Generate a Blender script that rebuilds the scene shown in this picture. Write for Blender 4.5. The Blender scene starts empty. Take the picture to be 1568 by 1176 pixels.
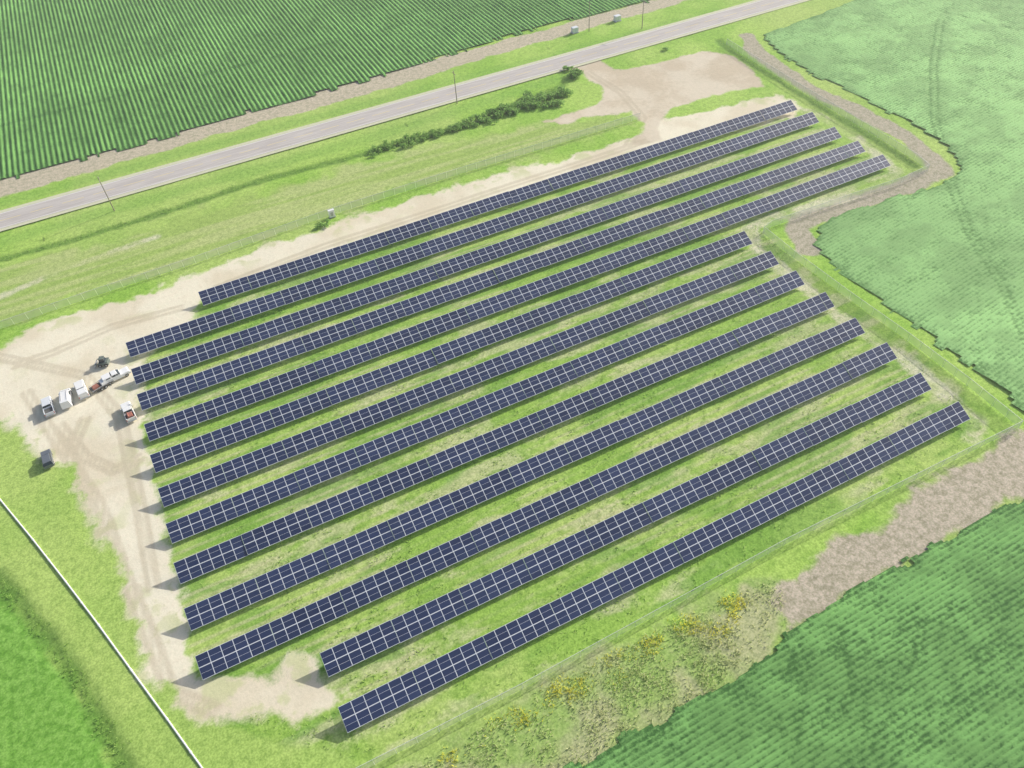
import bpy, math, numpy as np, random
from mathutils import Vector, Matrix
random.seed(4); rng=np.random.default_rng(4)
scene=bpy.context.scene
scene.view_settings.view_transform='Standard'; scene.view_settings.look='None'; scene.view_settings.exposure=0
# ------------------------------------------------------------------ world frame, image pixels to ground
# world: X east (along the module rows), Y north, Z up, metres.
H=118.0
E1=np.array([0.8923,-0.3594,0.2731]); E2=np.array([-0.4479,-0.6299,0.6345]); UP=np.array([-0.0560,-0.6885,-0.7231])
def G(u,v,h=0.0):
    "ground co-ordinates (metres) of an image pixel, un-projected through the estimated camera"
    d=np.array([u-784.0,v-588.0,1195.6]); t=(H-h)/-(d@UP)  # casts the image pixel along its camera ray to the given height
    return (float(t*(d@E1)),float(t*(d@E2)))
def GP(l): return [G(*p) for p in l]
# ------------------------------------------------------------------ camera
cam=bpy.data.cameras.new('camera'); co=bpy.data.objects.new('camera',cam); scene.collection.objects.link(co)
R=Vector((E1[0],E2[0],UP[0])).normalized(); B=-Vector((E1[2],E2[2],UP[2])); B=(B-R*B.dot(R)).normalized(); U=B.cross(R)
M=Matrix((R,U,B)).transposed().to_4x4(); M.translation=Vector((0,0,H)); co.matrix_world=M
cam.sensor_width=36; cam.lens=27.45; cam.clip_end=8000; cam.clip_start=1; scene.camera=co
# ------------------------------------------------------------------ light
S=Vector((6.0,1.3,3.1)).normalized(); el=math.asin(S.z); az=math.atan2(S.x,S.y)
w=bpy.data.worlds.new('World'); scene.world=w; w.use_nodes=True
nt=w.node_tree; bg=nt.nodes['Background']; sky=nt.nodes.new('ShaderNodeTexSky'); sky.sky_type='NISHITA'
sky.sun_disc=False; sky.sun_elevation=el; sky.sun_rotation=az; sky.air_density=1.0; sky.dust_density=3.0
nt.links.new(sky.outputs[0],bg.inputs[0]); bg.inputs[1].default_value=0.14
sl=bpy.data.lights.new('sun','SUN'); sl.energy=5; sl.angle=math.radians(0.5); sl.color=(1,0.97,0.88)
so=bpy.data.objects.new('sun',sl); scene.collection.objects.link(so); so.rotation_euler=(-S).to_track_quat('-Z','Y').to_euler()
# ------------------------------------------------------------------ numpy helpers
def sdf(px,py,poly):
    n=len(poly); best=np.full(px.shape,1e18); ins=np.zeros(px.shape,bool)
    for i in range(n):
        x0,y0=poly[i]; x1,y1=poly[(i+1)%n]
        ex,ey=x1-x0,y1-y0; L=ex*ex+ey*ey+1e-12
        t=np.clip(((px-x0)*ex+(py-y0)*ey)/L,0,1)
        best=np.minimum(best,(px-x0-t*ex)**2+(py-y0-t*ey)**2)
        c=((y0>py)!=(y1>py))
        with np.errstate(divide='ignore',invalid='ignore'):
            xi=(x1-x0)*(py-y0)/((y1-y0) if abs(y1-y0)>1e-9 else 1e-9)+x0
        ins^=(c&(px<xi))
    d=np.sqrt(best); return np.where(ins,d,-d)
def ldist(px,py,line):
    best=np.full(px.shape,1e18)
    for i in range(len(line)-1):
        x0,y0=line[i]; x1,y1=line[i+1]; ex,ey=x1-x0,y1-y0; L=ex*ex+ey*ey+1e-12
        t=np.clip(((px-x0)*ex+(py-y0)*ey)/L,0,1)
        best=np.minimum(best,(px-x0-t*ex)**2+(py-y0-t*ey)**2)
    return np.sqrt(best)
def vnoise(x,y,s,seed=0):
    r=np.random.default_rng(seed).random((257,257)); x=x/s+1000; y=y/s+1000
    xi=np.floor(x).astype(int); yi=np.floor(y).astype(int); fx=x-xi; fy=y-yi; fx=fx*fx*(3-2*fx); fy=fy*fy*(3-2*fy)
    a=r[xi%256,yi%256]; b=r[(xi+1)%256,yi%256]; c=r[xi%256,(yi+1)%256]; d=r[(xi+1)%256,(yi+1)%256]
    return (a*(1-fx)+b*fx)*(1-fy)+(c*(1-fx)+d*fx)*fy
def fbm(x,y,s,seed=0,o=4,g=.6):
    t=0;a=1;n=0
    ca,sa=math.cos(.6),math.sin(.6)
    for i in range(o):
        t=t+a*vnoise(x,y,s,seed+i); n+=a; a*=g; s*=.5; x,y=x*ca-y*sa,x*sa+y*ca
    return np.clip(.5+(t/n-.5)*1.25,0,1)
def mesh_np(name,V,F,mats,mi=None,smooth=False):
    V=np.asarray(V,np.float32); F=np.asarray(F,np.int32); k=F.shape[1]
    me=bpy.data.meshes.new(name); me.vertices.add(len(V)); me.vertices.foreach_set('co',V.ravel())
    me.loops.add(F.size); me.loops.foreach_set('vertex_index',F.ravel())
    me.polygons.add(len(F)); me.polygons.foreach_set('loop_start',np.arange(0,F.size,k,dtype=np.int32))
    if mi is not None: me.polygons.foreach_set('material_index',np.asarray(mi,np.int32))
    me.polygons.foreach_set('use_smooth',np.full(len(F),smooth))
    for m in mats: me.materials.append(m)
    me.update(calc_edges=True)
    o=bpy.data.objects.new(name,me); scene.collection.objects.link(o); return o
def attr(o,name,vals,dom='POINT'):
    a=o.data.attributes.new(name,'FLOAT',dom); a.data.foreach_set('value',np.asarray(vals,np.float32).ravel())
# ------------------------------------------------------------------ material helper
class MT:
    def __init__(s,name,rough=0.9):
        s.m=bpy.data.materials.new(name); s.m.use_nodes=True; s.t=s.m.node_tree; s.b=s.t.nodes['Principled BSDF']
        s.b.inputs['Roughness'].default_value=rough; s.b.inputs['Specular IOR Level'].default_value=0.2
        s.geo=s.t.nodes.new('ShaderNodeNewGeometry'); s.pos=s.geo.outputs['Position']
    def _in(s,sock,v):
        if hasattr(v,'links') or isinstance(v,bpy.types.NodeSocket): s.t.links.new(v,sock)
        else: sock.default_value=v
    def noise(s,scale,detail=4,rough=0.6,vec=None,dist=0):
        n=s.t.nodes.new('ShaderNodeTexNoise'); n.inputs['Scale'].default_value=scale; n.inputs['Detail'].default_value=detail
        n.inputs['Roughness'].default_value=rough; n.inputs['Distortion'].default_value=dist
        s.t.links.new(vec or s.pos,n.inputs['Vector']); return n.outputs[0]
    def scaled(s,v3):
        n=s.t.nodes.new('ShaderNodeVectorMath'); n.operation='MULTIPLY'; s.t.links.new(s.pos,n.inputs[0]); n.inputs[1].default_value=v3; return n.outputs[0]
    def math(s,op,a,b=0.0,c=0.0):
        n=s.t.nodes.new('ShaderNodeMath'); n.operation=op; s._in(n.inputs[0],a); s._in(n.inputs[1],b); s._in(n.inputs[2],c); return n.outputs[0]
    def rng(s,v,a,b,c=0.0,d=1.0):
        n=s.t.nodes.new('ShaderNodeMapRange'); n.interpolation_type='SMOOTHSTEP'; s._in(n.inputs[0],v)
        for i,x in enumerate((a,b,c,d)): n.inputs[i+1].default_value=x
        return n.outputs[0]
    def mix(s,f,a,b,mode='MIX'):
        n=s.t.nodes.new('ShaderNodeMix'); n.data_type='RGBA'; n.blend_type=mode; s._in(n.inputs[0],f)
        s._in(n.inputs[6],a if not isinstance(a,tuple) else (*a,1)); s._in(n.inputs[7],b if not isinstance(b,tuple) else (*b,1)); return n.outputs[2]
    def attr(s,name):
        n=s.t.nodes.new('ShaderNodeAttribute'); n.attribute_name=name; return n.outputs['Fac']
    def bump(s,h,strength=0.5,dist=0.1):
        n=s.t.nodes.new('ShaderNodeBump'); n.inputs['Strength'].default_value=strength; n.inputs['Distance'].default_value=dist
        s.t.links.new(h,n.inputs['Height']); s.t.links.new(n.outputs[0],s.b.inputs['Normal'])
    def leafy(s,c,k=.5):
        "thin leaves: part of the light passes through"
        s.color(c); tb=s.t.nodes.new('ShaderNodeBsdfTranslucent'); s.t.links.new(c,tb.inputs[0])
        mx=s.t.nodes.new('ShaderNodeMixShader'); mx.inputs[0].default_value=k; out=[n for n in s.t.nodes if n.type=='OUTPUT_MATERIAL'][0]
        s.t.links.new(s.b.outputs[0],mx.inputs[1]); s.t.links.new(tb.outputs[0],mx.inputs[2]); s.t.links.new(mx.outputs[0],out.inputs[0])
    def color(s,c): s._in(s.b.inputs['Base Color'],c if not isinstance(c,tuple) else (*c,1)); return s
def simple(name,col,rough=0.6,var=0.0,metal=0.0,scale=3.0,spec=0.3):
    m=MT(name,rough); m.b.inputs['Metallic'].default_value=metal; m.b.inputs['Specular IOR Level'].default_value=spec
    if var: 
        lo=tuple(c*(1-var) for c in col); hi=tuple(min(1,c*(1+var)) for c in col)
        m.color(m.mix(m.noise(scale,3),lo,hi))
    else: m.color(col)
    return m.m
# ------------------------------------------------------------------ solar row layout
TILT=math.radians(25); LS=3.9; ZL=0.85; HT=ZL+LS*math.sin(TILT)
rows=[((303,447),(1211,153)),((192,525),(1244,171)),((200,565),(1278,194)),((209,604),(1314,215)),((220,650),(1352,236)),((229,697),(1140,353)),((241,748),(1180,384)),
((253,802),(1219,414)),((265,862),(1264,447)),((281,932),(1310,486)),((298,1005),(1358,524)),((489,1000),(1410,570)),((517,1083),(1468,614))]
ROWS=[(*G(*a,h=HT),*G(*b,h=HT)) for a,b in rows]
# ------------------------------------------------------------------ zones (metres)
sand=GP([(-60,560),(0,528),(60,498),(200,452),(330,408),(410,375),(520,340),(640,300),(780,262),(900,232),(985,205),(1000,186),(1100,165),(1190,146),
 (1228,158),(1215,180),(1100,200),(900,262),(600,362),(400,425),(320,455),(300,500),(215,545),(215,600),(228,690),(245,780),(262,850),(280,930),(298,1010),(318,1050),
 (380,1040),(430,1035),(440,1010),(480,1010),(490,1045),(530,1060),(510,1090),(460,1105),(400,1085),(330,1105),(275,1085),(225,1030),(215,960),(180,880),(150,800),(110,730),(60,690),(25,655),(0,640),(-60,630)])
lot=GP([(868,106),(915,90),(940,108),(1000,98),(1075,78),(1125,85),(1165,118),(1168,132),(1100,145),(1030,165),(1010,185),(1015,215),(970,222),(985,190),(965,170),(915,175),(860,190),(835,186),(900,165),(925,152),(922,130),(890,112)])
brownR=[(1145,55),(1158,78),(1230,130),(1320,172),(1390,210),(1425,240),(1445,262),(1385,286),(1300,315),(1240,332),(1222,352),(1240,378)]
fieldR=[(1320,-5),(1240,28),(1165,52),(1180,75),(1250,118),(1320,152),(1395,190),(1450,225),(1475,257),(1440,282),(1370,302),(1300,322),(1254,345),(1246,370),(1258,396),(1300,428),(1350,468),(1400,502),(1480,562),(1568,630)]
fieldRw=GP(fieldR)+[(150,20),(420,-60),(420,330),(235,222)]
fieldBR=GP([(820,1200),(870,1174),(960,1128),(1100,1050),(1180,995),(1225,955),(1290,908),(1400,850),(1568,757)])+[(180,32),(230,-60),(-10,-60),(5,22)]
soilBR=GP([(1640,600),(1540,682),(1460,720),(1380,768),(1290,830),(1200,895),(1188,925),(1205,975),(1240,960),(1300,915),(1420,850),(1575,762),(1650,720)])
weedy=GP([(560,1200),(700,1130),(850,1045),(1000,965),(1120,905),(1190,880),(1215,965),(1100,1055),(960,1132),(850,1200)])
stripNW=[(-400,243.5),(-60,243.5),(20,246),(60,245.5),(120,249),(200,250),(300,251),(300,256),(170,258),(-400,256)]
fieldNW=GP([(0,280),(130,246),(250,214),(400,170),(600,114),(760,64),(850,38),(990,5)])
fieldNW=[(-260,253)]+fieldNW+[(300,259),(300,560),(-260,560)]
yard=GP([(300,470),(1200,165),(1360,240),(1380,270),(1160,345),(1480,600),(1510,660),(1400,730),(1000,940),(560,1170),(330,1105),(290,1040),(200,560)])
mown=GP([(-40,420),(200,360),(420,290),(560,245),(760,205),(900,180),(970,190),(800,240),(520,320),(300,395),(0,500),(-60,520)])
hay=GP([(-60,880),(0,905),(60,975),(125,1060),(185,1180),(60,1300),(-200,1250)])
tracks=[GP([(1190,158),(1250,175),(1320,215),(1372,262),(1360,282),(1290,303),(1180,332),(1148,350),(1160,382),(1225,432),(1290,488),(1380,545),(1440,595),(1495,645),(1485,670)])]
farmtracks=[GP([(-20,462),(40,438),(100,412),(160,388),(240,362)])]
def pair(l,o=.85):
    out=[]
    for s in(-o,o):
        q=[]
        for i,(x,y) in enumerate(l):
            a=l[max(0,i-1)]; b=l[min(len(l)-1,i+1)]; dx,dy=b[0]-a[0],b[1]-a[1]; L=math.hypot(dx,dy); q.append((x-dy/L*s,y+dx/L*s))
        out.append(q)
    return out
ruts=[]
for l in ([(20,560),(80,540),(170,500),(280,470)],[(130,640),(105,700),(140,780),(190,880),(232,980),(262,1060),(330,1090)],[(40,600),(90,680),(150,770),(185,860)],[(330,440),(500,375),(700,310),(900,245),(990,215)],[(900,110),(950,140),(985,180),(960,225)],[(-10,545),(60,560),(130,575),(185,640),(215,780),(235,900)],[(215,700),(175,720),(130,700),(90,650)]): ruts+=pair(GP(l))
ditches=[GP([(-20,402),(100,370),(250,325),(400,275),(565,233),(700,195),(860,130)]),GP([(-10,880),(60,962),(128,1060),(192,1180)]),GP([(1100,62),(1140,90),(1230,145),(1330,205),(1400,252)]),GP([(-20,376),(300,285),(600,200),(860,118)]),GP([(-20,318),(300,228),(600,148),(900,70),(1100,16)])]
# ------------------------------------------------------------------ ground sheet
def axis(a,b,st,lo,hi):
    c=list(np.arange(a,b+1e-6,st)); s=st; x=a; left=[]
    while x>lo: s*=1.5; x-=s; left.append(x)
    s=st; x=b; right=[]
    while x<hi: s*=1.5; x+=s; right.append(x)
    return np.array(left[::-1]+c+right)
gx=axis(-120,330,.7,-4000,4000); gy=axis(-5,280,.7,-4000,4000)
X,Y=np.meshgrid(gx,gy); nx,ny=len(gx),len(gy)
Z=(vnoise(X,Y,25,3)-.5)*0.25+(vnoise(X,Y,6,4)-.5)*0.08
d12=np.minimum.reduce([ldist(X,Y,l) for l in ditches[:3]]); d34=np.minimum.reduce([ldist(X,Y,l) for l in ditches[3:]])
Z-=0.25*np.exp(-(d12/1.6)**2)
idx=np.arange(nx*ny).reshape(ny,nx)
Fq=np.stack([idx[:-1,:-1],idx[:-1,1:],idx[1:,1:],idx[1:,:-1]],-1).reshape(-1,4)
g=MT('ground_mixed_grass_and_soil',0.95)
ground=mesh_np('ground',np.stack([X,Y,Z-0.12],-1).reshape(-1,3),Fq,[g.m],smooth=True)
for n,p in (('sand',sand),('lot',lot),('soilbr',soilBR),('weedy',weedy),('stripnw',stripNW),('yard',yard),('mown',mown),('hay',hay)):
    attr(ground,n,np.clip(sdf(X,Y,p),-40,40))
attr(ground,'brownr',3.0-ldist(X,Y,GP(brownR)))
attr(ground,'track',np.maximum.reduce([1.7-ldist(X,Y,t) for t in tracks]+[1.0-ldist(X,Y,t) for t in farmtracks]))
attr(ground,'rut',.55-np.minimum.reduce([ldist(X,Y,t) for t in ruts]))
attr(ground,'ditch',1.4-d12); attr(ground,'swale',2.5-d34)
attr(ground,'vE',fbm(X,Y,6,50,3,.7)); attr(ground,'vM',fbm(X,Y,13,60,4,.65)); attr(ground,'vL',fbm(X,Y,60,70,2))
attr(ground,'vP1',fbm(X*.30,Y*1.1,4.5,80,3,.7)); attr(ground,'vP2',fbm(X*.35,Y*1.3,5,90,3,.7)); attr(ground,'vK',fbm(X*.06,Y,1.9,95,2,.7))
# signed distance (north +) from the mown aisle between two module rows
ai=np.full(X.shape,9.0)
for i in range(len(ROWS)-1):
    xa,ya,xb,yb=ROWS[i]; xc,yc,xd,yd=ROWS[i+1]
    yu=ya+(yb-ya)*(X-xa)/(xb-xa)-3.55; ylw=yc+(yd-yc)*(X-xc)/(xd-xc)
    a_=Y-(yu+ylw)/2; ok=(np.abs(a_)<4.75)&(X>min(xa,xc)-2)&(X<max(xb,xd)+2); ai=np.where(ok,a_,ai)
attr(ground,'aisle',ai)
nS=g.noise(0.8,3,0.65); nF=g.noise(3.0,1,0.6)
nE=g.math('MULTIPLY_ADD',g.math('SUBTRACT',nS,.5),.45,g.attr('vE')); nM=g.math('MULTIPLY_ADD',g.math('SUBTRACT',nS,.5),.3,g.attr('vM')); nL=g.attr('vL')
p1=g.math('MULTIPLY_ADD',g.math('SUBTRACT',nS,.5),.3,g.attr('vP1')); p2=g.math('MULTIPLY_ADD',g.math('SUBTRACT',nS,.5),.3,g.attr('vP2'))
def mask(a,amp,wd,bias=0.0):
    v=g.math('MULTIPLY_ADD',g.math('SUBTRACT',nE,0.5),amp,g.attr(a)); v=g.math('ADD',v,bias)
    return g.rng(v,-wd,wd)
c=g.mix(g.rng(nM,.3,.7),(.35,.59,.09),(.48,.68,.15))
c=g.mix(g.rng(nL,.42,.6,0,.5),c,(.53,.65,.21))
mw=g.mix(g.rng(g.attr('vK'),.35,.65),(.42,.56,.15),(.56,.62,.26)); c=g.mix(g.math('MULTIPLY',mask('mown',10,3),.9),c,mw)
hy=g.mix(g.rng(nS,.35,.65),(.20,.44,.06),(.28,.53,.10)); c=g.mix(mask('hay',4,1),c,hy)
yd=g.mix(g.rng(nM,.3,.7),(.35,.56,.10),(.50,.65,.18))
yd=g.mix(g.rng(p1,.48,.70,0,.75),yd,(.63,.64,.36))
yd=g.mix(g.rng(p2,.50,.66,0,.7),yd,(.23,.44,.07))
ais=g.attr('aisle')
whl=g.math('ABSOLUTE',g.math('SUBTRACT',g.math('ABSOLUTE',ais),.85))
yd=g.mix(g.math('MULTIPLY',g.rng(whl,.15,.5,1,0),g.rng(nM,.35,.65,.1,.55)),yd,(.66,.63,.38))
yd=g.mix(g.math('MULTIPLY',g.rng(ais,-2.6,-1.3,1,0),g.rng(p2,.3,.6,.3,.85)),yd,(.19,.38,.07))  # shade just north of each module row, painted into the grass as darker green
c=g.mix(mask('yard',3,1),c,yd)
wd=g.mix(g.rng(nM,.38,.62),(.56,.56,.31),(.40,.56,.16)); wd=g.mix(g.rng(nS,.45,.7,0,.4),wd,(.40,.44,.20)); c=g.mix(mask('weedy',8,2),c,wd)
c=g.mix(mask('soilbr',5,1),c,g.mix(g.rng(nS,.2,.8),(.54,.45,.36),(.64,.55,.45)))
c=g.mix(mask('brownr',2.2,.6),c,g.mix(nS,(.46,.40,.31),(.60,.53,.43)))
c=g.mix(mask('stripnw',3,.7),c,g.mix(nS,(.58,.49,.38),(.72,.62,.50)))
sc=g.mix(g.rng(nM,.3,.7),(.76,.67,.51),(.87,.80,.64)); sc=g.mix(g.rng(nS,.48,.72,0,.4),sc,(.66,.57,.42))
sc=g.mix(g.math('MULTIPLY',g.rng(nE,.62,.80,0,.6),g.rng(g.attr('sand'),1.0,6.0,1.0,.25)),sc,(.54,.58,.27))
c=g.mix(g.math('MULTIPLY',mask('track',2.2,.8),g.rng(nM,.3,.55,.15,.75)),c,sc)
c=g.mix(mask('sand',6,1.1),c,sc)
c=g.mix(mask('lot',3,.8),c,g.mix(g.rng(nM,.3,.7),(.62,.52,.39),(.72,.63,.50)))
hard=g.math('MAXIMUM',mask('sand',4,1),mask('lot',2,1))
c=g.mix(g.math('MULTIPLY',g.math('MULTIPLY',mask('rut',.3,.35),hard),.45),c,(.50,.42,.30))
c=g.mix(g.math('MULTIPLY',mask('ditch',1.5,1.0),.75),c,(.15,.30,.05))
c=g.mix(g.math('MULTIPLY',mask('swale',2,1.5),.45),c,(.25,.49,.08))
notsand=g.math('MULTIPLY_ADD',hard,-.8,1.0)
c=g.mix(g.math('MULTIPLY',g.rng(nF,.3,.7,.5,0),notsand),c,g.mix(1.0,c,(.35,.45,.28),'MULTIPLY'))
c=g.mix(g.math('MULTIPLY',g.rng(nS,.3,.6,.45,0),notsand),c,g.mix(1.0,c,(.45,.55,.4),'MULTIPLY'))
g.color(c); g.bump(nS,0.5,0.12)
# ------------------------------------------------------------------ road
def strip(name,y0,y1,z,mat,x0=-2500,x1=2500,dash=None):
    V=[];F=[]
    xs=np.arange(x0,x1,6.0)
    segs=[(x,x+6) for x in xs] if dash is None else [(x,x+dash[0]) for x in np.arange(x0,x1,dash[0]+dash[1])]
    for a,b in segs:
        i=len(V); V+=[(a,y0,z),(b,y0,z),(b,y1,z),(a,y1,z)]; F.append((i,i+1,i+2,i+3))
    return mesh_np(name,V,F,[mat])
YR0,YR1=1.90*H,2.003*H
gm=MT('gravel_shoulder'); gm.color(gm.mix(gm.noise(1.5,3,.7),(.48,.52,.30),(.76,.72,.58))); 
am=MT('asphalt_weathered',.85); a1=am.noise(1.2,3,.7,vec=am.scaled((.08,1.5,1))); am.color(am.mix(am.rng(a1,.3,.7),(.46,.42,.40),(.60,.56,.53))); 
strip('road_shoulder',YR0+.3,YR1-.3,0.10,gm.m)
strip('road',YR0+1.8,YR1-1.8,0.14,am.m)
yl=simple('yellow_road_paint',(.80,.66,.25),.7,.2); wl=simple('white_road_paint',(.84,.84,.82),.7,.1)
cy=(YR0+YR1)/2
strip('road_centre_line',cy-.14,cy+.04,0.146,yl,dash=(6,2.5)); 
strip('road_edge_line',YR0+2.1,YR0+2.3,0.146,wl); strip('road_edge_line',YR1-2.3,YR1-2.1,0.146,wl)
# ------------------------------------------------------------------ crop fields
def field(name,poly,ang,sp,hgt,dv,du,dark,light,seed,lines=(),ramp=.7,trackw=.5,edge=1.0,cont=(.15,.75),streak=.4,tk=.7,n2amp=1.5):
    ca,sa=math.cos(ang),math.sin(ang)
    P=np.array(poly); a=P[:,0]*ca+P[:,1]*sa; b=-P[:,0]*sa+P[:,1]*ca
    A=np.arange(a.min(),a.max(),du); Bv=np.arange(b.min(),b.max(),dv)
    AA,BB=np.meshgrid(A,Bv); X=AA*ca-BB*sa; Y=AA*sa+BB*ca
    s=sdf(X,Y,poly)+(vnoise(X,Y,3,seed)-.5)*edge*2+(vnoise(X,Y,.9,seed+1)-.5)*edge
    rv=vnoise(np.floor(BB/sp)*7.3,AA,30,seed+5)
    ridge=.5+.5*np.cos(2*np.pi*BB/sp)
    pl=vnoise(X,Y,1.1,seed+2)*.55+vnoise(X,Y,3.5,seed+3)*.45
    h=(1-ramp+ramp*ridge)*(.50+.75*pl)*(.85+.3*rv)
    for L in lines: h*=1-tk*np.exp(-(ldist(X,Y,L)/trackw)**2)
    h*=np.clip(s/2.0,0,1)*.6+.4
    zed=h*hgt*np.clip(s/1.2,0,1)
    big=fbm(X,Y,45,seed+20,4,.6); med=fbm(X,Y,7,seed+30,4,.7)
    nA,nB=len(A),len(Bv); idx=np.arange(nA*nB).reshape(nB,nA)
    F=np.stack([idx[:-1,:-1],idx[:-1,1:],idx[1:,1:],idx[1:,:-1]],-1).reshape(-1,4)
    F=F[(s.ravel()[F]>0).all(1)]
    used=np.unique(F); re=np.zeros(nA*nB,int); re[used]=np.arange(len(used))
    V=np.stack([X,Y,zed+.03],-1).reshape(-1,3)[used]
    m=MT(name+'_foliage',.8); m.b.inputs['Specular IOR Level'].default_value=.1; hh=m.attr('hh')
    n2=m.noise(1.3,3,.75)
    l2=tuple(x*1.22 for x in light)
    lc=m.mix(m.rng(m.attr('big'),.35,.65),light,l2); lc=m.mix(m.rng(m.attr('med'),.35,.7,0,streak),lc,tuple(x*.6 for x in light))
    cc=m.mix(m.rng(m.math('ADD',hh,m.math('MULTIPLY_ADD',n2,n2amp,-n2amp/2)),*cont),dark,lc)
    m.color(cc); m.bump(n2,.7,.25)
    o=mesh_np(name,V,re[F],[m.m],smooth=True); attr(o,'hh',h.ravel()[used]); attr(o,'big',big.ravel()[used]); attr(o,'med',med.ravel()[used]); return o
xl=[[(-260,y),(300,y)] for y in (268,292,330,372,420)]
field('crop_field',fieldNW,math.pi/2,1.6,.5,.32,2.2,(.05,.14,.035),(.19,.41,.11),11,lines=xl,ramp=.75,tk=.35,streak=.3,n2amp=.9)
trk=[GP([(1435,30),(1424,100),(1425,180),(1445,265),(1475,350),(1530,440),(1575,540)]),GP([(1445,30),(1435,100),(1436,180),(1457,265),(1487,350),(1542,440),(1587,540)]),GP([(1380,-5),(1450,20),(1575,50)])]
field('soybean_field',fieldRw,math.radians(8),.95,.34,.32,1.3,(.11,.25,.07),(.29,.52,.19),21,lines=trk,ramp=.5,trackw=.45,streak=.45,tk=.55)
trk2=[GP([(1210,1000),(1230,1080),(1215,1176)]),GP([(1290,960),(1300,1040),(1345,1176)]),GP([(1225,1010),(1400,960),(1568,900)])]
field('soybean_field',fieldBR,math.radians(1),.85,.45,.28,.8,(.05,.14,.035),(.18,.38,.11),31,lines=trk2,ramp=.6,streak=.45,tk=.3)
# ------------------------------------------------------------------ mesh builder
class MB:
    def __init__(s): s.V=[];s.F=[];s.M=[];s.T=Matrix.Identity(4)
    def add(s,vs,fs,m):
        i=len(s.V); s.V+=[tuple(s.T@Vector(v)) for v in vs]; s.F+=[tuple(i+k for k in f) for f in fs]; s.M+=[m]*len(fs)
    def box(s,x0,x1,y0,y1,z0,z1,m,ix0=0,ix1=0,iy=0):
        s.add([(x0,y0,z0),(x1,y0,z0),(x1,y1,z0),(x0,y1,z0),(x0+ix0,y0+iy,z1),(x1-ix1,y0+iy,z1),(x1-ix1,y1-iy,z1),(x0+ix0,y1-iy,z1)],
          [(0,3,2,1),(4,5,6,7),(0,1,5,4),(1,2,6,5),(2,3,7,6),(3,0,4,7)],m)
    def cyl(s,p0,p1,r0,r1,m,n=10):
        p0=Vector(p0);p1=Vector(p1);d=(p1-p0).normalized();a=d.orthogonal().normalized();b=d.cross(a);vs=[]
        for p,r in((p0,r0),(p1,r1)):
            for k in range(n):
                t=2*math.pi*k/n; vs.append(tuple(p+a*math.cos(t)*r+b*math.sin(t)*r))
        s.add(vs,[(k,(k+1)%n,n+(k+1)%n,n+k) for k in range(n)]+[tuple(range(n))[::-1],tuple(range(n,2*n))],m)
    def obj(s,name,mats,loc=(0,0,0),rz=0,bevel=0):
        me=bpy.data.meshes.new(name); me.from_pydata(s.V,[],s.F)
        for m in mats: me.materials.append(m)
        for p,k in zip(me.polygons,s.M): p.material_index=k
        o=bpy.data.objects.new(name,me); scene.collection.objects.link(o); o.location=loc; o.rotation_euler[2]=rz
        if bevel:
            b=o.modifiers.new('b','BEVEL'); b.width=bevel; b.segments=2; b.limit_method='ANGLE'
        return o
# ------------------------------------------------------------------ solar rows
glass=MT('solar_cell_glass',.22); glass.b.inputs['Specular IOR Level'].default_value=.7
ga=glass.attr('rnd'); glass.color(glass.mix(ga,(.017,.028,.080),(.034,.052,.130)))
frame=simple('aluminium_frame',(.74,.76,.80),.5,0,spec=.5); steel=simple('galvanised_steel',(.42,.43,.44),.55,0,.3)
for (x0,y0,x1,y1) in ROWS:
    V=[];F=[];MI=[];RN=[]
    def quadbox(c8,m):
        i=len(V); V.extend(c8); 
        for f in((0,3,2,1),(4,5,6,7),(0,1,5,4),(1,2,6,5),(2,3,7,6),(3,0,4,7)): F.append(tuple(i+k for k in f)); MI.append(m); RN.append(0)
    def boxw(xa,xb,ya,yb,za,zb,m): quadbox([(xa,ya,za),(xb,ya,za),(xb,yb,za),(xa,yb,za),(xa,ya,zb),(xb,ya,zb),(xb,yb,zb),(xa,yb,zb)],m)
    n=int(round((x1-x0)/1.98)); wmod=(x1-x0)/n; k=0
    slope=(y1-y0)/(x1-x0)
    while k<n:
        m=min(6,n-k); xa=x0+k*wmod+.02; xb=x0+(k+m)*wmod-.02
        dz=random.gauss(0,.035); dt=random.gauss(0,.012)
        c2,s2=math.cos(TILT+dt),math.sin(TILT+dt)
        yy=y0+slope*((xa+xb)/2-x0)
        def P(x,s,o): return (x,yy-(LS-s)*c2-o*s2,HT+dz-(LS-s)*s2+o*c2)
        quadbox([P(xa,0,-.05),P(xb,0,-.05),P(xb,LS,-.05),P(xa,LS,-.05),P(xa,0,0),P(xb,0,0),P(xb,LS,0),P(xa,LS,0)],1)
        tb=random.random()*.5
        for q in range(m):
            gx0=x0+(k+q)*wmod+.06; gx1=x0+(k+q+1)*wmod-.06
            for r in range(4):
                lo=r*LS/4+(.07 if r%2==0 else .018); hi=(r+1)*LS/4-(.07 if r%2 else .018)
                i=len(V); V.extend([P(gx0,lo,.006),P(gx1,lo,.006),P(gx1,hi,.006),P(gx0,hi,.006)]); F.append((i,i+1,i+2,i+3)); MI.append(0)
                RN.append(min(1,tb+.6*random.random()))
        for xs in (xa+.9,(xa+xb)/2,xb-.9):
            for s in (.8,3.1):
                p=P(xs,s,-.06); boxw(xs-.06,xs+.06,p[1]-.06,p[1]+.06,-.1,p[2],2)
            quadbox([P(xs-.05,.2,-.18),P(xs+.05,.2,-.18),P(xs+.05,3.7,-.18),P(xs-.05,3.7,-.18),P(xs-.05,.2,-.055),P(xs+.05,.2,-.055),P(xs+.05,3.7,-.055),P(xs-.05,3.7,-.055)],2)
        k+=m
    o=mesh_np('solar_panel_row',V,F,[glass.m,frame,steel],MI); attr(o,'rnd',RN,'FACE')
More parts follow.
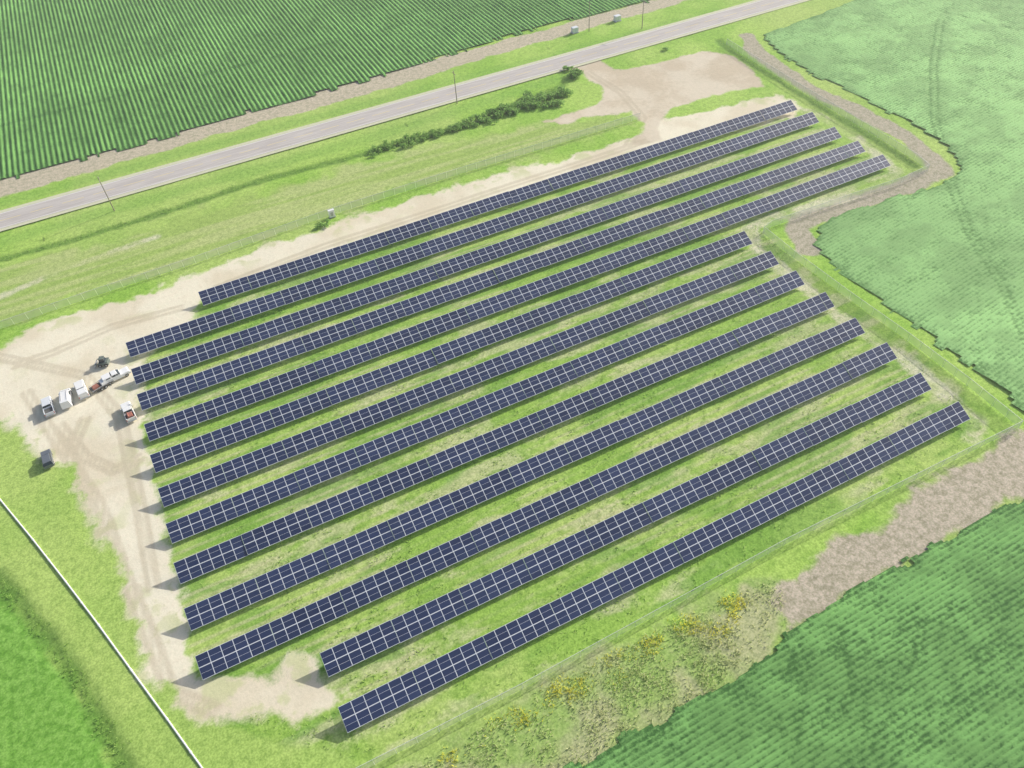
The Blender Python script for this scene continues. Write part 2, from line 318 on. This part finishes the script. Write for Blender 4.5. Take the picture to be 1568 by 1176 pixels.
# ------------------------------------------------------------------ fences
fm=MT('chain_link_mesh',.6); tr=fm.t.nodes.new('ShaderNodeBsdfTransparent'); mx=fm.t.nodes.new('ShaderNodeMixShader')
fm.color((.72,.74,.70)); mx.inputs[0].default_value=.32; out=[n for n in fm.t.nodes if n.type=='OUTPUT_MATERIAL'][0]
fm.t.links.new(tr.outputs[0],mx.inputs[1]); fm.t.links.new(fm.b.outputs[0],mx.inputs[2]); fm.t.links.new(mx.outputs[0],out.inputs[0])
rail=simple('galvanised_rail',(.66,.68,.64),.5,0)
def fence(name,line,h=2.0,step=3.0):
    b=MB()
    for (x0,y0),(x1,y1) in zip(line[:-1],line[1:]):
        L=math.hypot(x1-x0,y1-y0); n=max(1,int(L/step)); px,py=x0,y0
        for i in range(n+1):
            t=i/n; x=x0+(x1-x0)*t; y=y0+(y1-y0)*t
            if i<n or (x1,y1)==line[-1]: b.cyl((x,y,-.2),(x,y,h+.05),.035,.035,1,6)
            if i: 
                b.add([(px,py,.03),(x,y,.03),(x,y,h),(px,py,h)],[(0,1,2,3)],0)
                b.cyl((px,py,h+.02),(x,y,h+.02),.04,.04,1,5)
            px,py=x,y
    return b.obj(name,[fm.m,rail])
fence('chain_link_fence',GP([(-60,524),(0,504),(150,452),(300,403),(505,330),(700,268),(980,182)]))
fence('chain_link_fence',GP([(540,1188),(640,1137),(800,1055),(1000,945),(1200,835),(1400,735),(1560,655),(1480,590),(1390,522),(1300,458),(1215,395),(1168,357),(1180,348),(1300,307),(1380,281),(1420,262),(1400,245),(1330,202),(1230,142),(1112,68)]))
wf=simple('white_plastic_pipe',(.82,.82,.80),.5,.05)
b=MB(); pl=GP([(-60,690),(0,765),(50,826),(100,890),(150,956),(200,1025),(255,1100),(330,1205)])
for (xa,ya),(xb,yb) in zip(pl[:-1],pl[1:]):
    n=max(1,int(math.hypot(xb-xa,yb-ya)/6))
    for i in range(n):
        p=[(xa+(xb-xa)*t,ya+(yb-ya)*t,.06) for t in(i/n,(i+1)/n)]; b.cyl(p[0],p[1],.14,.14,0,10)
        b.cyl(p[0],(p[0][0]+.3*(p[1][0]-p[0][0])/6,p[0][1]+.3*(p[1][1]-p[0][1])/6,.06),.19,.19,0,10)
b.obj('irrigation_pipe',[wf])
# ------------------------------------------------------------------ vehicles
paints={'white':simple('white_car_paint',(.86,.86,.86),.3,spec=.5),'silver':simple('silver_car_paint',(.72,.75,.79),.3,spec=.5),'grey':simple('dark_grey_car_paint',(.14,.16,.19),.3,spec=.5),'green':simple('dark_green_paint',(.16,.19,.17),.5),'red':simple('red_paint',(.40,.16,.12),.5)}
wing=simple('car_window_glass',(.03,.045,.06),.08,spec=.6); rub=simple('tyre_rubber',(.03,.03,.03),.9); blk=simple('bed_liner',(.12,.12,.12),.8); hub=simple('wheel_hub',(.5,.5,.5),.4,spec=.5); lamp=simple('tail_lamp_red',(.5,.03,.02),.4)
def wheels(b,xs,hw,r=.39):
    for x in xs:
        for s in(-1,1):
            b.cyl((x,s*(hw-.24),r),(x,s*(hw+.01),r),r,r,2,16); b.cyl((x,s*(hw+.011),r),(x,s*(hw+.03),r),r*.55,r*.5,4,12)
def vehicle(name,kind,paint,pos,rz,cargo=None):
    b=MB(); W=1.02
    if kind=='pickup':
        b.box(-2.85,2.9,-W,W,.45,1.02,0,.05,.1,.04); b.box(1.0,2.85,-W+.05,W-.05,1.02,1.16,0,0,.25,.08)
        b.box(-2.82,-.95,-W+.04,-W+.14,1.02,1.38,0);b.box(-2.82,-.95,W-.14,W-.04,1.02,1.38,0);b.box(-2.84,-2.74,-W+.14,W-.14,1.02,1.38,0)
        b.box(-2.74,-.95,-W+.14,W-.14,1.021,1.05,3)
        b.box(-.95,1.05,-W+.05,W-.05,1.02,1.40,0,0,.12,.05); b.box(-.93,.93,-W+.11,W-.11,1.40,1.80,1,.15,.55,.10); b.box(-.78,.42,-W+.20,W-.20,1.80,1.87,0,.05,.08,.05)
        for x in(-.90,.02,.55): 
            for s in(-1,1): b.cyl((x,s*(W-.12),1.38),(x+(.1 if x<0 else -.2 if x>.3 else 0),s*(W-.20),1.82),.04,.04,0,6)
        b.box(2.86,2.98,-W+.05,W-.05,.45,.72,4); b.box(-2.98,-2.84,-W+.05,W-.05,.45,.68,4); wheels(b,(-1.85,1.95),W)
        for s in(-1,1): b.box(-2.87,-2.82,s*W*.9-.06,s*W*.9+.06,.85,1.25,5); b.box(.75,.95,s*(W+.12)-.1,s*(W+.12)+.1,1.25,1.45,0)
        if cargo=='red': b.box(-2.6,-1.1,-.6,.6,1.05,1.6,6,.1,.1,.1); b.cyl((-2.5,.3,1.65),(-1.2,.3,1.65),.12,.12,6)
        if cargo=='cap': b.box(-2.80,-.97,-W+.06,W-.06,1.39,1.84,0,.06,.03,.12); b.box(-2.2,-1.2,-W+.075,W-.075,1.5,1.72,1,.05,.05,.07)
    elif kind=='van':
        b.box(-2.7,2.7,-W,W,.4,1.25,0,.04,.15,.03); b.box(-2.66,1.75,-W+.04,W-.04,1.25,2.15,0,.08,.75,.12)
        b.box(1.15,2.0,-W+.12,W-.12,1.26,1.9,1,0,.62,.10)
        for s in(-1,1): b.box(.15,1.25,s*(W-.02)-.04,s*(W-.02)+.04,1.3,1.8,1,.05,.35,0); b.box(1.3,1.45,s*(W+.12)-.1,s*(W+.12)+.1,1.2,1.45,3)
        b.box(2.62,2.78,-W+.05,W-.05,.4,.7,3); wheels(b,(-1.7,1.85),W)
        b.box(-2.0,.8,-.6,-.54,2.18,2.24,4);b.box(-2.0,.8,.54,.6,2.18,2.24,4)
    elif kind=='suv':
        b.box(-2.3,2.35,-.93,.93,.42,1.02,0,.06,.12,.04); b.box(-2.25,1.15,-.9,.9,1.02,1.55,1,.3,.75,.14); b.box(-1.92,.38,-.75,.75,1.55,1.63,0,.05,.08,.05)
        for x in(-2.1,-1.1,0,): 
            for s in(-1,1): b.cyl((x,s*.89,1.0),(x+.12,s*.77,1.58),.04,.04,0,6)
        wheels(b,(-1.45,1.5),.93,.36); b.box(2.28,2.42,-.85,.85,.42,.7,3)
    elif kind=='trailer':
        b.box(-2.4,2.4,-1.05,1.05,.55,.72,3); 
        for s in(-1,1): b.box(-2.4,2.4,s*1.02-.04,s*1.02+.04,.95,1.03,4); 
        for x in(-2.3,-.8,.8,2.3):
            for s in(-1,1): b.box(x-.04,x+.04,s*1.02-.04,s*1.02+.04,.72,.95,4)
        b.box(2.4,3.7,-.06,.06,.55,.68,3); b.box(-1.9,-.4,-.6,.6,.73,1.2,6,.2,.2,.1); b.box(-.1,1.9,-.85,.85,.73,1.4,0,.1,.1,.1); wheels(b,(-.5,.4),1.2,.34)
    elif kind=='skid':
        b.box(-1.3,.9,-.8,.8,.4,1.2,0,.1,.2,.05); b.box(-.7,.6,-.55,.55,1.2,2.0,1,.1,.2,.05); b.box(-.65,.45,-.55,.55,2.0,2.08,0); b.box(1.5,1.9,-.95,.95,.1,.8,4,0,.2,0)
        for s in(-1,1): b.box(-1.2,1.6,s*.9-.08,s*.9+.08,.9,1.1,0,0,.3,0)
        wheels(b,(-.75,.6),.95,.4)
    x,y=G(*pos)
    return b.obj(name,[paints[paint],wing,rub,blk,hub,lamp,paints['red']],(x,y,.0),rz,bevel=.05)
d=math.radians
vehicle('pickup_truck','pickup','silver',(76,626),d(96)); vehicle('cargo_van','van','white',(104,614),d(88)); vehicle('pickup_truck','pickup','white',(127,600),d(98),cargo='cap')
vehicle('pickup_truck','pickup','white',(180,579),d(12),cargo='cap'); vehicle('utility_trailer','trailer','white',(157,592),d(20)); vehicle('skid_steer_loader','skid','green',(160,558),d(160))
vehicle('pickup_truck','pickup','white',(199,634),d(97),cargo='red'); vehicle('parked_suv','suv','grey',(75,706),d(95))
# ------------------------------------------------------------------ utility poles and cabinets
wood=simple('weathered_wood',(.30,.26,.20),.9,.3)
def pole(pos,h=10.5,arm=True):
    b=MB(); b.cyl((0,0,-.3),(0,0,h),.15,.10,0,10)
    if arm:
        b.box(-.06,.06,-1.2,1.2,h-.9,h-.75,0)
        for y in(-1.1,0,1.1): b.cyl((0,y,h-.75 if y else h),(0,y,h-.55 if y else h+.2),.06,.04,1,8)
    x,y=G(*pos); b.obj('utility_pole',[wood,hub],(x,y,0))
for p in((175,322),(700,158),(983,44),(902,48)): pole(p)
for p in ((880,50),(945,32)):
    b=MB(); b.box(-1.3,1.3,-1,1,0,.2,1); b.box(-1.1,1.1,-.8,.8,.2,1.9,0); b.box(-1.2,1.2,-.9,.9,1.9,2.0,0,.1,.1,.1); b.box(-.02,.02,-.83,-.8,.4,1.7,1)
    x,y=G(*p); b.obj('equipment_cabinet',[paints['silver'],steel],(x,y,0),0,.03)
b=MB(); b.box(-.9,.9,-.5,.5,.0,.15,1); b.box(-.8,.8,-.4,.4,.15,2.1,0); b.box(-.85,.85,-.45,.45,2.1,2.2,0,.05,.05,.05); b.box(-.35,.35,-.44,-.4,.6,1.6,1)
x,y=G(509,332); b.obj('electrical_cabinet',[paints['white'],steel],(x,y,0),0,.03)
# ------------------------------------------------------------------ foliage
def leafmass(name,blobs,cols,leaf=.16,dens=1.0):
    C=[];
    for (x,y,z,r,hh) in blobs:
        n=int(dens*170*r*r*hh/1.2)
        d3=rng.normal(size=(n,3)); d3/=np.linalg.norm(d3,axis=1)[:,None]; rad=rng.random(n)**.35
        lump=.75+.35*np.sin(d3[:,0]*5+x)*np.cos(d3[:,1]*4+y)
        C.append(np.array([x,y,z])+d3*(rad*lump)[:,None]*np.array([r,r,hh]))
    C=np.concatenate(C); C=C[C[:,2]>.0]; n=len(C)
    a=rng.normal(size=(n,3)); a/=np.linalg.norm(a,axis=1)[:,None]; b=rng.normal(size=(n,3)); b-=a*(a*b).sum(1)[:,None]; b/=np.linalg.norm(b,axis=1)[:,None]
    s=(leaf*(.6+rng.random(n)))[:,None]
    V=np.stack([C-a*s,C+b*s*.6,C+a*s,C-b*s*.6],1).reshape(-1,3); F=np.arange(4*n).reshape(n,4)
    m=MT(name+'_leaves',.7); m.leafy(m.mix(m.attr('rnd'),*cols),.45)
    o=mesh_np(name,V,F,[m.m]); attr(o,'rnd',rng.random(n),'FACE'); return o
def bush(name,p,r,h,k=6):
    x,y=G(*p); bl=[(x+random.gauss(0,r*.7),y+random.gauss(0,r*.4),h*random.uniform(.25,.5),r*random.uniform(.4,.7),h*random.uniform(.3,.5)) for _ in range(k)]
    o=leafmass(name,bl,((.18,.36,.08),(.42,.64,.20)),leaf=.19)
    b=MB()
    for (bx,by,bz,_,_) in bl: b.cyl((x,y,-.1),(bx,by,bz),.06,.02,0,6)
    t=b.obj('stems',[wood]); t.parent=o
for p,r,h in (((760,176),3,2.0),((785,168),4.2,2.6),((812,160),4,2.4),((838,152),4.2,2.8),((862,146),3.0,2.2),((880,116),3.2,2.8),((870,108),2,1.8),((820,148),3,2.2),((730,186),2.6,1.8),((700,196),2.2,1.6),((494,346),1.6,1.2),((1020,76),1.2,1.1),((850,160),2.5,2)): bush('willow_shrub',p,r,h)
ln=GP([(566,234),(600,224),(640,212),(680,201),(720,189),(750,180),(790,168),(850,156)])
bl=[]
for (x0,y0),(x1,y1) in zip(ln[:-1],ln[1:]):
    L=math.hypot(x1-x0,y1-y0)
    for i in range(int(L/.32)):
        t=random.random(); bl.append((x0+(x1-x0)*t+random.gauss(0,.5),y0+(y1-y0)*t+random.gauss(0,1.2),random.uniform(.3,.6),random.uniform(.6,1.4),random.uniform(.5,1.1)))
leafmass('cattail_thicket',bl,((.20,.38,.08),(.42,.62,.20)),leaf=.18,dens=.8)
def tufts(name,pts,hmin,hmax,cols,spread=.18,blades=4):
    pts=np.asarray(pts); n=len(pts)*blades; P=np.repeat(pts,blades,0)+rng.normal(size=(n,2))*spread
    th=rng.random(n)*2*np.pi; h=hmin+(hmax-hmin)*rng.random(n); wv=.05+.08*rng.random(n); lean=rng.normal(size=(n,2))*.25
    dx,dy=np.cos(th)*wv,np.sin(th)*wv; z0=np.full(n,-.12)
    V=np.stack([np.stack([P[:,0]-dx,P[:,1]-dy,z0],1),np.stack([P[:,0]+dx,P[:,1]+dy,z0],1),np.stack([P[:,0]+lean[:,0],P[:,1]+lean[:,1],h],1)],1).reshape(-1,3)
    m=MT(name+'_blades',.8); m.leafy(m.mix(m.attr('rnd'),*cols),.5)
    o=mesh_np(name,V,np.arange(3*n).reshape(n,3),[m.m]); attr(o,'rnd',rng.random(n),'FACE'); return o
def scatter(poly,n,clump=6,thr=.5,seed=1):
    P=np.array(poly); p=rng.random((n*3,2))*(P.max(0)-P.min(0))+P.min(0)
    k=(sdf(p[:,0],p[:,1],poly)>.5)&(vnoise(p[:,0],p[:,1],clump,seed)+.8*rng.random(len(p))>thr); return p[k][:n]
p=scatter(yard,9000,5,.85,5); keep=sdf(p[:,0],p[:,1],sand)<-.5
tufts('grass_tufts',p[keep],.05,.25,((.30,.50,.09),(.52,.66,.22)),.3,3)
tufts('tall_weeds',scatter(weedy,1300,4,.9,6),.1,.45,((.46,.58,.22),(.70,.70,.42)),.4)
dp=[]
for L in ditches[:3]:
    for (x0,y0),(x1,y1) in zip(L[:-1],L[1:]):
        q=int(math.hypot(x1-x0,y1-y0)*3); t=rng.random((q,1)); dp.append(np.array([[x0,y0]])*(1-t)+np.array([[x1,y1]])*t+rng.normal(size=(q,2))*.8)
tufts('ditch_grass',np.concatenate(dp),.1,.35,((.22,.42,.08),(.42,.60,.16)),.3)
yp=scatter(GP([(660,1160),(800,1065),(1000,965),(1120,905),(1160,925),(1100,985),(960,1050),(800,1120),(700,1180)]),800,3.0,1.12,8)
tufts('yellow_wildflowers',yp,.15,.5,((.74,.74,.14),(.88,.82,.12)),.5,5)
# ------------------------------------------------------------------ thin morning haze (a real volume over the whole site)
hz=bpy.data.materials.new('morning_haze'); hz.use_nodes=True; t=hz.node_tree; t.nodes.remove(t.nodes['Principled BSDF'])
vs=t.nodes.new('ShaderNodeVolumeScatter'); vs.inputs['Density'].default_value=.00034; vs.inputs['Anisotropy'].default_value=.3; vs.inputs['Color'].default_value=(.98,.99,.97,1)
t.links.new(vs.outputs[0],[n for n in t.nodes if n.type=='OUTPUT_MATERIAL'][0].inputs['Volume'])
b=MB(); b.box(-1500,1500,-800,1500,-3,170,0); b.obj('haze',[hz])
